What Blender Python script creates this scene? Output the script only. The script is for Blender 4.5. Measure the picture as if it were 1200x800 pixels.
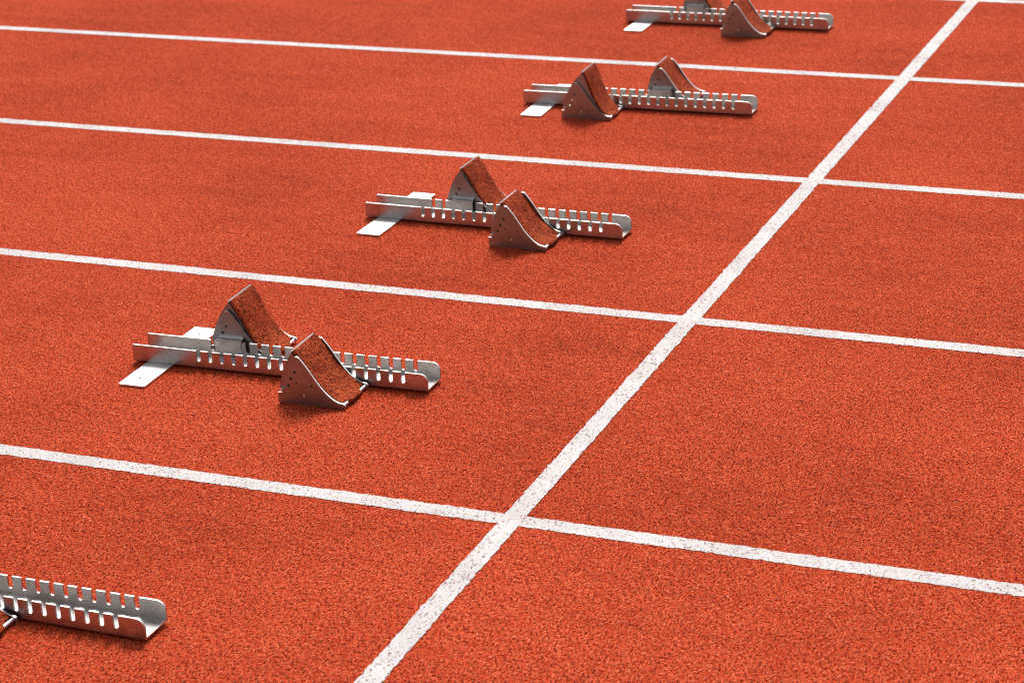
import bpy, bmesh, math, random
from mathutils import Matrix, Vector
from mathutils.geometry import tessellate_polygon

random.seed(7)
for o in list(bpy.data.objects):
    bpy.data.objects.remove(o, do_unlink=True)
scene = bpy.context.scene
COL = scene.collection

# ------------------------------------------------------------------ camera
cam_data = bpy.data.cameras.new('camera')
cam = bpy.data.objects.new('camera', cam_data)
COL.objects.link(cam)
cam_data.sensor_fit = 'HORIZONTAL'
cam_data.sensor_width = 36.0
cam_data.lens = 78.83
cam_data.clip_start = 0.05
cam_data.clip_end = 2000.0
cam.matrix_world = Matrix((
    (0.92477, -0.09870, 0.36750, 1.7181),
    (0.37764, 0.35674, -0.85447, -3.9464),
    (-0.04676, 0.92897, 0.36718, 2.1075),
    (0, 0, 0, 1)))
cam_data.dof.use_dof = True
cam_data.dof.focus_distance = 5.2
cam_data.dof.aperture_fstop = 6.7
scene.camera = cam

# ------------------------------------------------------------------ sky, sun, exposure
SUN_ELEV = math.radians(49)
SUN_DIR = Vector((-0.30, 0.95, 0.0)).normalized()          # towards the sun, on the ground plane
world = bpy.data.worlds.new('World')
scene.world = world
world.use_nodes = True
wn = world.node_tree
wn.nodes.clear()
sky = wn.nodes.new('ShaderNodeTexSky')
sky.sky_type = 'NISHITA'
sky.sun_disc = False
sky.sun_elevation = SUN_ELEV
sky.sun_rotation = math.atan2(SUN_DIR.x, SUN_DIR.y)
sky.air_density = 1.0
sky.dust_density = 6.0
sky.ozone_density = 1.0
hs = wn.nodes.new('ShaderNodeHueSaturation')
hs.inputs['Saturation'].default_value = 0.18               # thin even cloud
bg = wn.nodes.new('ShaderNodeBackground')
bg.inputs['Strength'].default_value = 0.09
wo = wn.nodes.new('ShaderNodeOutputWorld')
wn.links.new(sky.outputs['Color'], hs.inputs['Color'])
wn.links.new(hs.outputs['Color'], bg.inputs['Color'])
wn.links.new(bg.outputs[0], wo.inputs['Surface'])

sun_data = bpy.data.lights.new('sun', 'SUN')
sun_data.energy = 1.5
sun_data.angle = math.radians(22)
sun_data.color = (1.0, 0.965, 0.92)
sun = bpy.data.objects.new('sun', sun_data)
COL.objects.link(sun)
d = SUN_DIR * math.cos(SUN_ELEV) + Vector((0, 0, math.sin(SUN_ELEV)))
sun.rotation_euler = d.to_track_quat('Z', 'Y').to_euler()
sun.location = d * 30

vs = scene.view_settings
scene.display_settings.display_device = 'sRGB'
vs.view_transform = 'Standard'
vs.look = 'None'
vs.exposure = 0.63
vs.gamma = 1.0
vs.use_curve_mapping = False
scene.render.engine = 'CYCLES'
scene.cycles.filter_width = 1.1
scene.render.resolution_x = 1024
scene.render.resolution_y = 682


# ------------------------------------------------------------------ materials
class NT:
    """small helper round a node tree"""
    def __init__(self, name):
        self.m = bpy.data.materials.new(name)
        self.m.use_nodes = True
        self.t = self.m.node_tree
        self.t.nodes.clear()
        self.out = self.t.nodes.new('ShaderNodeOutputMaterial')
        self.b = self.t.nodes.new('ShaderNodeBsdfPrincipled')
        self.t.links.new(self.b.outputs[0], self.out.inputs['Surface'])

    def link(self, a, b):
        self.t.links.new(a, b)

    def setv(self, sock, v):
        if hasattr(v, 'links') or isinstance(v, bpy.types.NodeSocket):
            self.link(v, sock)
        else:
            sock.default_value = v

    def coords(self, scale=(1, 1, 1)):
        g = self.t.nodes.new('ShaderNodeNewGeometry')
        m = self.t.nodes.new('ShaderNodeMapping')
        m.inputs['Scale'].default_value = scale
        self.link(g.outputs['Position'], m.inputs['Vector'])
        return m.outputs[0]

    def noise(self, v, scale, detail=2, rough=0.5):
        n = self.t.nodes.new('ShaderNodeTexNoise')
        n.inputs['Scale'].default_value = scale
        n.inputs['Detail'].default_value = detail
        n.inputs['Roughness'].default_value = rough
        self.link(v, n.inputs['Vector'])
        return n.outputs['Fac']

    def voronoi(self, v, scale, feature='F1', rand=1.0):
        n = self.t.nodes.new('ShaderNodeTexVoronoi')
        n.feature = feature
        n.inputs['Scale'].default_value = scale
        n.inputs['Randomness'].default_value = rand
        self.link(v, n.inputs['Vector'])
        return n

    def ramp(self, fac, stops, interp='LINEAR'):
        r = self.t.nodes.new('ShaderNodeValToRGB')
        r.color_ramp.interpolation = interp
        e = r.color_ramp.elements
        while len(e) < len(stops):
            e.new(0.5)
        for k, (p, c) in enumerate(stops):
            e[k].position = p
            e[k].color = (*c, 1) if isinstance(c, tuple) else (c, c, c, 1)
        self.link(fac, r.inputs[0])
        return r.outputs[0]

    def mix(self, fac, a, b, mode='MIX'):
        n = self.t.nodes.new('ShaderNodeMix')
        n.data_type = 'RGBA'
        n.blend_type = mode
        self.setv(n.inputs[0], fac)
        self.setv(n.inputs[6], a if not isinstance(a, tuple) else (*a, 1))
        self.setv(n.inputs[7], b if not isinstance(b, tuple) else (*b, 1))
        return n.outputs[2]

    def math(self, op, a, b=0.0):
        n = self.t.nodes.new('ShaderNodeMath')
        n.operation = op
        self.setv(n.inputs[0], a)
        self.setv(n.inputs[1], b)
        return n.outputs[0]

    def sep(self, col):
        n = self.t.nodes.new('ShaderNodeSeparateColor')
        self.link(col, n.inputs[0])
        return n.outputs

    def bump(self, h, strength, dist, normal=None):
        n = self.t.nodes.new('ShaderNodeBump')
        n.inputs['Strength'].default_value = strength
        n.inputs['Distance'].default_value = dist
        self.link(h, n.inputs['Height'])
        if normal is not None:
            self.link(normal, n.inputs['Normal'])
        self.link(n.outputs[0], self.b.inputs['Normal'])
        return n.outputs[0]


def crumb(n, v, dark, mid, light, size=0.0021, depth=0.88):
    """bound rubber granules: colour per granule, dark pits between them; returns colour, height"""
    vc = n.voronoi(v, 1.0 / size)
    rnd = n.sep(vc.outputs['Color'])[0]
    col = n.ramp(rnd, [(0.0, dark), (0.38, mid), (0.72, mid), (1.0, light)])
    clump = n.noise(v, 0.42 / size, 2, 0.6)
    pit = n.ramp(clump, [(0.37, 1.0), (0.49, 0.0)])
    col = n.mix(n.math('MULTIPLY', pit, depth), col, tuple(c * 0.30 for c in dark))
    h = n.math('SUBTRACT', 1.0, vc.outputs['Distance'])
    h = n.math('MULTIPLY', h, n.math('ADD', 0.5, rnd))
    h = n.math('ADD', h, n.math('MULTIPLY', clump, 3.0))
    return col, h, clump, rnd


def mat_track():
    n = NT('red_crumb_rubber')
    v = n.coords()
    col, h, clump, rnd = crumb(n, n.coords((1, 0.55, 1)), (0.28, 0.018, 0.006), (0.58, 0.070, 0.0255), (0.83, 0.20, 0.095))
    # worn lanes: broad tone, soft streaks along the running direction
    big = n.noise(v, 1.1, 3, 0.55)
    streak = n.noise(n.coords((0.7, 5.5, 1)), 1.6, 3, 0.6)
    mid = n.noise(v, 30, 4, 0.7)
    t = n.math('ADD', n.math('MULTIPLY', big, 0.44), n.math('MULTIPLY', streak, 0.18))
    t = n.math('ADD', t, n.math('MULTIPLY', mid, 0.38))
    tone = n.ramp(t, [(0.32, (0.62, 0.56, 0.52)), (0.5, (1, 1, 1)), (0.66, (1.22, 1.32, 1.38))])
    col = n.mix(1.0, col, tone, 'MULTIPLY')
    # a few pale chips of grit
    vg = n.voronoi(v, 42)
    chip = n.math('MULTIPLY', n.math('LESS_THAN', vg.outputs['Distance'], 0.07),
                  n.math('GREATER_THAN', n.sep(vg.outputs['Color'])[1], 0.93))
    col = n.mix(chip, col, (0.72, 0.52, 0.36))
    n.link(col, n.b.inputs['Base Color'])
    n.b.inputs['Roughness'].default_value = 0.85
    n.b.inputs['Specular IOR Level'].default_value = 0.02
    n.bump(h, 0.75, 0.0022)
    return n.m


def mat_paint():
    n = NT('white_line_paint')
    v = n.coords()
    col, h, clump, rnd = crumb(n, n.coords((1, 0.55, 1)), (0.28, 0.018, 0.006), (0.58, 0.070, 0.0255), (0.83, 0.20, 0.095))
    wear = n.noise(v, 6, 4, 0.7)
    lim = n.math('ADD', clump, n.math('MULTIPLY', n.math("SUBTRACT", wear, 0.5), 0.24))
    hole = n.ramp(lim, [(0.355, 1.0), (0.425, 0.0)])
    fleck = n.math('MULTIPLY', n.math('GREATER_THAN', rnd, 0.965), 0.4)
    grime = n.noise(v, 5, 4, 0.65)
    white = n.ramp(grime, [(0.3, (0.50, 0.465, 0.46)), (0.62, (0.68, 0.645, 0.64))])
    white = n.mix(fleck, white, (0.45, 0.24, 0.20))
    fine = n.noise(v, 650, 2, 0.6)
    white = n.mix(n.ramp(fine, [(0.32, 0.6), (0.54, 0.0)]), white, (0.34, 0.27, 0.27))
    c = n.mix(n.math('MULTIPLY', hole, 0.85), white, col)
    n.link(c, n.b.inputs['Base Color'])
    n.b.inputs['Roughness'].default_value = 0.6
    n.bump(h, 0.5, 0.0016)
    return n.m


def mat_pad():
    n = NT('rust_red_grip_rubber')
    v = n.coords()
    col, h, clump, rnd = crumb(n, v, (0.24, 0.024, 0.007), (0.50, 0.074, 0.018), (0.66, 0.15, 0.05), 0.0031, 0.7)
    worn = n.noise(v, 26, 4, 0.6)
    tone = n.ramp(worn, [(0.3, (0.6, 0.55, 0.55)), (0.5, (1, 1, 1)), (0.72, (1.25, 1.35, 1.3))])
    col = n.mix(1.0, col, tone, 'MULTIPLY')
    n.link(col, n.b.inputs['Base Color'])
    n.b.inputs['Roughness'].default_value = 0.8
    n.b.inputs['Specular IOR Level'].default_value = 0.1
    n.bump(h, 0.9, 0.0022)
    return n.m


def mat_black():
    n = NT('black_rubber_backing')
    v = n.coords()
    col = n.ramp(n.noise(v, 140, 2), [(0.3, (0.010, 0.009, 0.009)), (0.7, (0.028, 0.025, 0.024))])
    n.link(col, n.b.inputs['Base Color'])
    n.b.inputs['Roughness'].default_value = 0.8
    return n.m


def mat_metal(name, base, rough, grain=(2, 60, 60), dirt=0.5):
    n = NT(name)
    v = n.coords()
    br = n.noise(n.coords(grain), 14, 3, 0.6)
    smear = n.noise(v, 22, 4, 0.65)
    spots = n.noise(v, 190, 3, 0.6)
    tone = n.ramp(smear, [(0.3, 0.74), (0.6, 1.0)])
    c = n.mix(1.0, base, tone, 'MULTIPLY')
    dust = n.math('MULTIPLY', n.ramp(spots, [(0.56, 0.0), (0.70, 1.0)]), dirt)
    c = n.mix(dust, c, (0.24, 0.12, 0.09))
    n.link(c, n.b.inputs['Base Color'])
    n.b.inputs['Metallic'].default_value = 1.0
    r = n.math('ADD', rough - 0.10, n.math('MULTIPLY', br, 0.12))
    r = n.math('ADD', r, n.math('MULTIPLY', smear, 0.10))
    r = n.math('ADD', r, n.math('MULTIPLY', dust, 0.25))
    n.link(r, n.b.inputs['Roughness'])
    n.bump(br, 0.10, 0.0006)
    return n.m


M_TRACK = mat_track()
M_LINE = mat_paint()
M_PAD = mat_pad()
M_BLACK = mat_black()
M_RAIL = mat_metal('brushed_aluminium', (0.58, 0.555, 0.54), 0.32)
M_PLATE = mat_metal('galvanised_sheet', (0.345, 0.365, 0.365), 0.36, (20, 20, 20))
M_FOOT = mat_metal('bright_zinc_sheet', (0.88, 0.87, 0.86), 0.42, (30, 30, 30), 0.25)
M_STEEL = mat_metal('bright_steel', (0.95, 0.93, 0.92), 0.42, (30, 30, 30), 0.2)


# ------------------------------------------------------------------ mesh helpers
def new_obj(name, me, mat, parent=None, kind=None):
    o = bpy.data.objects.new(name, me)
    COL.objects.link(o)
    if mat and not me.materials:
        me.materials.append(mat)
    if parent:
        o.parent = parent
    if kind:
        o['kind'] = kind
    return o


def bm_mesh(bm, name):
    bmesh.ops.recalc_face_normals(bm, faces=bm.faces)
    me = bpy.data.meshes.new(name)
    bm.to_mesh(me)
    bm.free()
    return me


def add_sheet(bm, outer, holes, p0, p1):
    """flat sheet: outline + holes in 2-D, p0/p1 map (a, b) to the two faces"""
    loops = [outer] + holes
    flat = [q for l in loops for q in l]
    va = [bm.verts.new(p0(*q)) for q in flat]
    vb = [bm.verts.new(p1(*q)) for q in flat]
    if holes:
        for t in tessellate_polygon([[Vector((q[0], q[1], 0)) for q in l] for l in loops]):
            bm.faces.new([va[i] for i in t])
            bm.faces.new([vb[i] for i in reversed(t)])
    else:
        bm.faces.new(va)
        bm.faces.new(list(reversed(vb)))
    k = 0
    for l in loops:
        for i in range(len(l)):
            j = (i + 1) % len(l)
            bm.faces.new([va[k + i], va[k + j], vb[k + j], vb[k + i]])
        k += len(l)


def circle(cx, cy, r, n=10):
    return [(cx + r * math.cos(2 * math.pi * i / n), cy + r * math.sin(2 * math.pi * i / n)) for i in range(n)]


def add_rod(bm, a, b, r, n=12, round_end=0.0):
    a, b = Vector(a), Vector(b)
    ax = (b - a).normalized()
    q = ax.to_track_quat('Z', 'Y')
    L = (b - a).length
    prof = [(0, 0), (r * 0.75, 0), (r, r * 0.3), (r, L - r * 0.3), (r * 0.75, L), (0, L)]
    rings = []
    for rr, z in prof:
        if rr == 0:
            rings.append([bm.verts.new(a + q @ Vector((0, 0, z)))])
        else:
            rings.append([bm.verts.new(a + q @ Vector((rr * math.cos(2 * math.pi * i / n), rr * math.sin(2 * math.pi * i / n), z)))
                          for i in range(n)])
    for A, B in zip(rings, rings[1:]):
        for i in range(n):
            j = (i + 1) % n
            if len(A) == 1:
                bm.faces.new([A[0], B[i], B[j]])
            elif len(B) == 1:
                bm.faces.new([A[i], A[j], B[0]])
            else:
                bm.faces.new([A[i], A[j], B[j], B[i]])


def catmull(pts, per=5):
    out = []
    P = [pts[0]] + list(pts) + [pts[-1]]
    for i in range(1, len(P) - 2):
        p0, p1, p2, p3 = P[i - 1], P[i], P[i + 1], P[i + 2]
        for s in range(per):
            t = s / per
            out.append(tuple(0.5 * (2 * p1[k] + (p2[k] - p0[k]) * t + (2 * p0[k] - 5 * p1[k] + 4 * p2[k] - p3[k]) * t * t
                                    + (3 * p1[k] - p0[k] - 3 * p2[k] + p3[k]) * t ** 3) for k in (0, 1)))
    out.append(pts[-1])
    return out


def offset(curve, dist):
    """shift a 2-D curve along its normals (positive: to the right of its direction)"""
    res = []
    for i in range(len(curve)):
        a = curve[max(i - 1, 0)]
        b = curve[min(i + 1, len(curve) - 1)]
        dx, dy = b[0] - a[0], b[1] - a[1]
        l = math.hypot(dx, dy)
        res.append((curve[i][0] + dy / l * dist, curve[i][1] - dx / l * dist))
    return res


def bevel(o, w, seg=2):
    m = o.modifiers.new('bevel', 'BEVEL')
    m.width = w
    m.segments = seg
    m.limit_method = 'ANGLE'
    m.angle_limit = math.radians(40)
    return o


# ------------------------------------------------------------------ the setting: track and painted lines
bm = bmesh.new()
S = 400.0
for x, y in ((-S, -S), (S, -S), (S, S), (-S, S)):
    bm.verts.new((x, y, 0))
bm.faces.new(bm.verts)
new_obj('running_track', bm_mesh(bm, 'running_track'), M_TRACK, kind='structure')


def line_strip(name, along, centre, lo, hi, z, half=0.0243):
    """painted line with a slightly ragged edge; along = 0 (x) or 1 (y)"""
    rnd = random.Random(name + str(centre))
    bm = bmesh.new()
    ts = [-60.0]
    t = lo
    while t < hi:
        ts.append(t)
        t += 0.0045
    ts += [hi, 60.0]
    e = [0.0, 0.0]
    prev = None
    for t in ts:
        row = []
        for s in (0, 1):
            e[s] = 0.55 * e[s] + rnd.gauss(0, 0.0009)
            c = centre + (-1 if s == 0 else 1) * (half + e[s])
            row.append(bm.verts.new((t, c, z) if along == 0 else (c, t, z)))
        if prev:
            bm.faces.new([prev[0], row[0], row[1], prev[1]] if along == 0 else [prev[0], prev[1], row[1], row[0]])
        prev = row
    return new_obj(name, bm_mesh(bm, name), M_LINE, kind='structure')


for k in range(-1, 7):
    line_strip('lane_line', 0, 1.22 * k, -4.6, 1.8, 0.0010)
line_strip('start_line', 1, 0.0, -1.6, 5.6, 0.0018)

# ------------------------------------------------------------------ starting blocks
LEN, WID, TH = 0.818, 0.083, 0.0046
Z0, Z1 = 0.0065, 0.050
SLOTS = [0.190 + 0.0331 * i for i in range(18)]


def wall_outline():
    """channel wall seen from the side: open slots with round bottoms, rounded top corners"""
    pts = [(0.0, Z0), (LEN, Z0)]
    r = 0.020
    for i in range(7):
        a = math.pi / 2 * i / 6
        pts.append((LEN - r + r * math.cos(a), Z1 - r + r * math.sin(a)))
    w, zb = 0.0056, 0.0275
    for u in reversed(SLOTS):
        pts.append((u + w, Z1))
        for i in range(7):
            a = -math.pi * i / 6
            pts.append((u + w * math.cos(a), zb + w * math.sin(a)))
        pts.append((u - w, Z1))
    r = 0.004
    for i in range(4):
        a = math.pi / 2 + math.pi / 2 * i / 3
        pts.append((r + r * math.cos(a), Z1 - r + r * math.sin(a)))
    return pts


def make_rail_mesh():
    bm = bmesh.new()
    o = wall_outline()
    add_sheet(bm, o, [], lambda a, b: (a, 0, b), lambda a, b: (a, TH, b))
    add_sheet(bm, o, [], lambda a, b: (a, WID - TH, b), lambda a, b: (a, WID, b))
    holes = [circle(LEN - 0.035, 0.024, 0.0028), circle(LEN - 0.016, 0.060, 0.0028)]
    add_sheet(bm, [(0, TH), (LEN, TH), (LEN, WID - TH), (0, WID - TH)], holes,
              lambda a, b: (a, b, Z0), lambda a, b: (a, b, Z0 + TH))
    me = bm_mesh(bm, 'rail')
    me.materials.append(M_RAIL)
    me.materials.append(M_STEEL)                      # sky highlight put into the colour of the upward-facing edges
    for pl in me.polygons:
        if pl.normal.z > 0.3 and pl.center.z > Z0 + 0.012:
            pl.material_index = 1
    return me


def make_foot_mesh():
    bm = bmesh.new()
    u0, u1, v0, v1 = 0.041, 0.115, -0.147, 0.252
    c = 0.002
    out = [(u0 + c, v0), (u1 - c, v0), (u1, v0 + c), (u1, v1 - c), (u1 - c, v1), (u0 + c, v1), (u0, v1 - c), (u0, v0 + c)]
    um = (u0 + u1) / 2
    add_sheet(bm, out, [circle(um, v0 + 0.045, 0.0042), circle(um, v1 - 0.045, 0.0042)],
              lambda a, b: (a, b, 0.0012), lambda a, b: (a, b, 0.0060))
    return bm_mesh(bm, 'anchor_plate')


PIV = (0.165, 0.012)
# front profile of the foot rest in its lowest setting (u forward, w up)
FRONT = catmull([(0.047, 0.139), (0.062, 0.121), (0.077, 0.100), (0.092, 0.078), (0.110, 0.055), (0.130, 0.035),
                 (0.150, 0.0215), (0.166, 0.0150)], 4)
PED_W = 0.137                                     # from the inner to the outer bracket plate


def pol(r, deg):
    return (PIV[0] + r * math.cos(math.radians(deg)), PIV[1] + r * math.sin(math.radians(deg)))


def bracket_outline():
    front = catmull([(0.0525, 0.1268), (0.060, 0.1255), (0.066, 0.120), (0.082, 0.100), (0.107, 0.0635), (0.126, 0.041),
                     (0.143, 0.0265), (0.158, 0.0185), (0.170, 0.0165)], 4)
    tip = [(0.1755, 0.0145), (0.1775, 0.0105), (0.1755, 0.006), (0.168, 0.0025)]
    arc = [pol(0.1625, a) for a in (168, 164, 160, 155, 150, 145, 140, 137)]
    return [(0.168, 0.0025), (0.0, 0.0015), (0.0, 0.029), (0.010, 0.030)] + arc + front + tip[:-1]


BRACKET = bracket_outline()
HOLES = [circle(x, y, 0.0038, 10) for x, y in ((0.049, 0.086), (0.038, 0.068), (0.030, 0.050))] + \
        [circle(x, y, 0.0026, 8) for x, y in ((0.051, 0.057), (0.092, 0.054))]


def make_pedal(parent, u0, side, tilt):
    """side -1: near side of the rail, +1: far side; tilt in degrees from the lowest setting (negative = steeper)"""
    base = -0.008 if side < 0 else WID + 0.008

    def V(s):                                     # s = 0 at the rail, PED_W at the outer plate
        return side * s

    ca, sa = math.cos(math.radians(tilt)), math.sin(math.radians(tilt))

    def rot(q):
        x, y = q[0] - PIV[0], q[1] - PIV[1]
        return (PIV[0] + ca * x - sa * y, PIV[1] + sa * x + ca * y)

    # tilting shell: curved face sheet with a flange down each side
    bm = bmesh.new()
    sheet_f = offset(FRONT, 0.0075)
    sheet_b = offset(FRONT, 0.0094)
    sheet_f = [(sheet_f[0][0] - 0.0022, sheet_f[0][1] + 0.0030)] + sheet_f
    sheet_b = [(sheet_b[0][0] - 0.0022, sheet_b[0][1] + 0.0030)] + sheet_b
    prof = [rot(q) for q in sheet_f + list(reversed(sheet_b))]
    prof = [(u, max(w, 0.0022)) for u, w in prof]
    add_sheet(bm, prof, [], lambda a, b: (a, V(0.0060), b), lambda a, b: (a, V(PED_W - 0.0060), b))
    fl = sheet_f[:-3]
    arc = [pol(q, a) for q, a in ((0.162, 171), (0.163, 166), (0.165, 160), (0.167, 154), (0.169, 148), (0.171, 142), (0.1725, 137))]
    low = [(0.130, 0.012)]
    out = [rot(q) for q in low + arc + fl]
    out = [(u, max(w, 0.004)) for u, w in out]
    add_sheet(bm, out, [], lambda a, b: (a, V(0.0095), b), lambda a, b: (a, V(0.0121), b))
    add_sheet(bm, out, [], lambda a, b: (a, V(PED_W - 0.0121), b), lambda a, b: (a, V(PED_W - 0.0095), b))
    me = bm_mesh(bm, 'foot_pedal')
    me.materials.append(M_PLATE)
    me.materials.append(M_STEEL)                      # brighter metal along the top
    top = max(v.co.z for v in me.vertices)
    for pl in me.polygons:
        if pl.center.z > top - 0.0035 and abs(pl.normal.y) < 0.5:
            pl.material_index = 1
    ped = new_obj('foot_pedal', me, M_PLATE, parent)
    ped.location = (u0, base, 0)

    # bracket plates either side
    for s in (0.0, PED_W - 0.0048):
        bm = bmesh.new()
        add_sheet(bm, BRACKET, HOLES, lambda a, b: (a, V(s), b), lambda a, b: (a, V(s + 0.0048), b))
        me = bm_mesh(bm, 'side_plate')
        me.materials.append(M_PLATE)
        me.materials.append(M_STEEL)                  # bright cut edge
        for pl in me.polygons:
            if abs(pl.normal.y) < 0.5:
                pl.material_index = 1
        new_obj('side_plate', me, M_PLATE, ped)

    # grip pad: black backing and rust-red crumb face, with a tongue over the toe bar
    for name, f, g, mat in (('pad_backing', 0.0074, 0.0036, M_BLACK), ('grip_pad', 0.0035, 0.0, M_PAD)):
        bm = bmesh.new()
        nv = 12
        s0, s1 = 0.0060, PED_W - 0.0060
        rnd = random.Random(name + str(u0))
        rows = []
        for k in range(nv + 1):
            s = s0 + (s1 - s0) * k / nv
            tongue = 0.010 if 4 <= k <= 9 else (0.004 if k in (3, 10) else 0.0)
            cf = offset(FRONT, g)
            cb = offset(FRONT, f)
            if tongue > 0:
                q = tongue / 0.010
                ext = lambda c: c + [(c[-1][0] + 0.0065 * q, c[-1][1] + 0.0012), (c[-1][0] + 0.0135 * q, c[-1][1] - 0.0030)]
            else:
                ext = lambda c: c[:-2] + [(c[-2][0] + 0.0007 * m, c[-2][1] - 0.0002 * m) for m in range(4)]
            cf, cb = ext(cf), ext(cb)
            jit = 0.0009 if mat is M_PAD else 0.0
            a = [bm.verts.new((rot(q)[0] + rnd.uniform(-jit, jit), V(s + (rnd.uniform(-jit, jit) if 0 < k < nv else 0)),
                               max(rot(q)[1] + rnd.uniform(-jit, jit), 0.004))) for q in cf]
            b = [bm.verts.new((rot(q)[0], V(s), max(rot(q)[1], 0.0035))) for q in cb]
            rows.append((a, b))
        n = len(rows[0][0])
        for (a, b), (c, d2) in zip(rows, rows[1:]):
            for i in range(n - 1):
                bm.faces.new([a[i], a[i + 1], c[i + 1], c[i]])
                bm.faces.new([b[i], d2[i], d2[i + 1], b[i + 1]])
            bm.faces.new([a[0], c[0], d2[0], b[0]])
            bm.faces.new([a[-1], b[-1], d2[-1], c[-1]])
        for a, b in (rows[0], rows[-1]):
            for i in range(n - 1):
                bm.faces.new([a[i], b[i], b[i + 1], a[i + 1]])
        o = new_obj(name, bm_mesh(bm, name), mat, ped)
        if mat is M_PAD:
            for pl in o.data.polygons:
                pl.use_smooth = True

    # toe bar the shell hinges on
    bm = bmesh.new()
    add_rod(bm, (0.1695, V(0.0033), 0.0092), (0.1695, V(PED_W - 0.0033), 0.0092), 0.0044)
    new_obj('toe_bar', bm_mesh(bm, 'toe_bar'), M_STEEL, ped)
    # height pin through the rear of the bracket
    bm = bmesh.new()
    add_rod(bm, (0.013, V(-0.002), 0.0400), (0.013, V(PED_W + 0.008), 0.0400), 0.0034)
    new_obj('height_pin', bm_mesh(bm, 'height_pin'), M_STEEL, ped)
    # rivet low on each plate
    for s in (-0.0014, PED_W + 0.0014):
        bm = bmesh.new()
        e = -0.0010 if s < 0 else 0.0010
        add_rod(bm, (0.070, V(s - e * 1.3), 0.027), (0.070, V(s + e), 0.027), 0.0034, 10)
        new_obj('rivet', bm_mesh(bm, 'rivet'), M_STEEL, ped)

    # clamp: a tab bent over the channel wall and down into the channel
    bm = bmesh.new()
    inner = -0.0152                               # inside the channel, measured from the bracket plate
    prof = [(0.0, 0.064), (-0.0025, 0.0595), (-0.0065, 0.0565), (inner + 0.003, 0.0550), (inner + 0.0008, 0.0540), (inner, 0.0515), (inner, 0.0125)]
    back = [(inner + 0.0026, 0.0125), (inner + 0.0026, 0.0512), (-0.0060, 0.0535), (-0.001, 0.0562), (0.0, 0.0580)]
    add_sheet(bm, prof + back, [], lambda a, b: (0.028, V(a), b), lambda a, b: (0.096, V(a), b))
    bevel(new_obj('clamp_tab', bm_mesh(bm, 'clamp_tab'), M_RAIL, ped), 0.0006, 1)
    return ped


RAIL_ME, FOOT_ME = make_rail_mesh(), make_foot_mesh()


def starting_block(right_near, angle, pedals, label):
    """right_near: ground position of the rail's near corner at the start-line end"""
    a = math.radians(angle)
    root = bpy.data.objects.new('starting_block', None)
    COL.objects.link(root)
    root.empty_display_size = 0.1
    root.location = (right_near[0] - LEN * math.cos(a), right_near[1] - LEN * math.sin(a), 0)
    root.rotation_euler = (0, 0, a)
    root['label'] = label
    root['category'] = 'starting block'
    root['group'] = 'starting blocks set out behind the start line'
    bevel(new_obj('rail', RAIL_ME, M_RAIL, root), 0.0007, 2)
    new_obj('anchor_plate', FOOT_ME, M_FOOT, root)
    for u0, side, tilt in pedals:
        make_pedal(root, u0, side, tilt)
    return root


starting_block((-0.479, -0.705), -0.2, [(0.350, -1, -4), (0.100, 1, -8)],
               'metal starting block in the nearest lane, mostly cut off by the left edge')
starting_block((-0.457, 0.582), 1.3, [(0.486, -1, 0), (0.177, 1, -8)],
               'metal starting block between the two nearest lane lines, seen whole at left')
starting_block((-0.379, 1.766), -0.3, [(0.464, -1, 1.5), (0.223, 1, -5.5)],
               'metal starting block in the middle of the picture, third from the front')
starting_block((-0.384, 3.080), 1.9, [(0.190, -1, -14.5), (0.416, 1, 0.5)],
               'metal starting block with its near pedal raised steeply behind the far one')
starting_block((-0.433, 4.264), 0.4, [(0.434, -1, 0), (0.200, 1, -6)],
               'metal starting block farthest away, at the top edge of the picture')
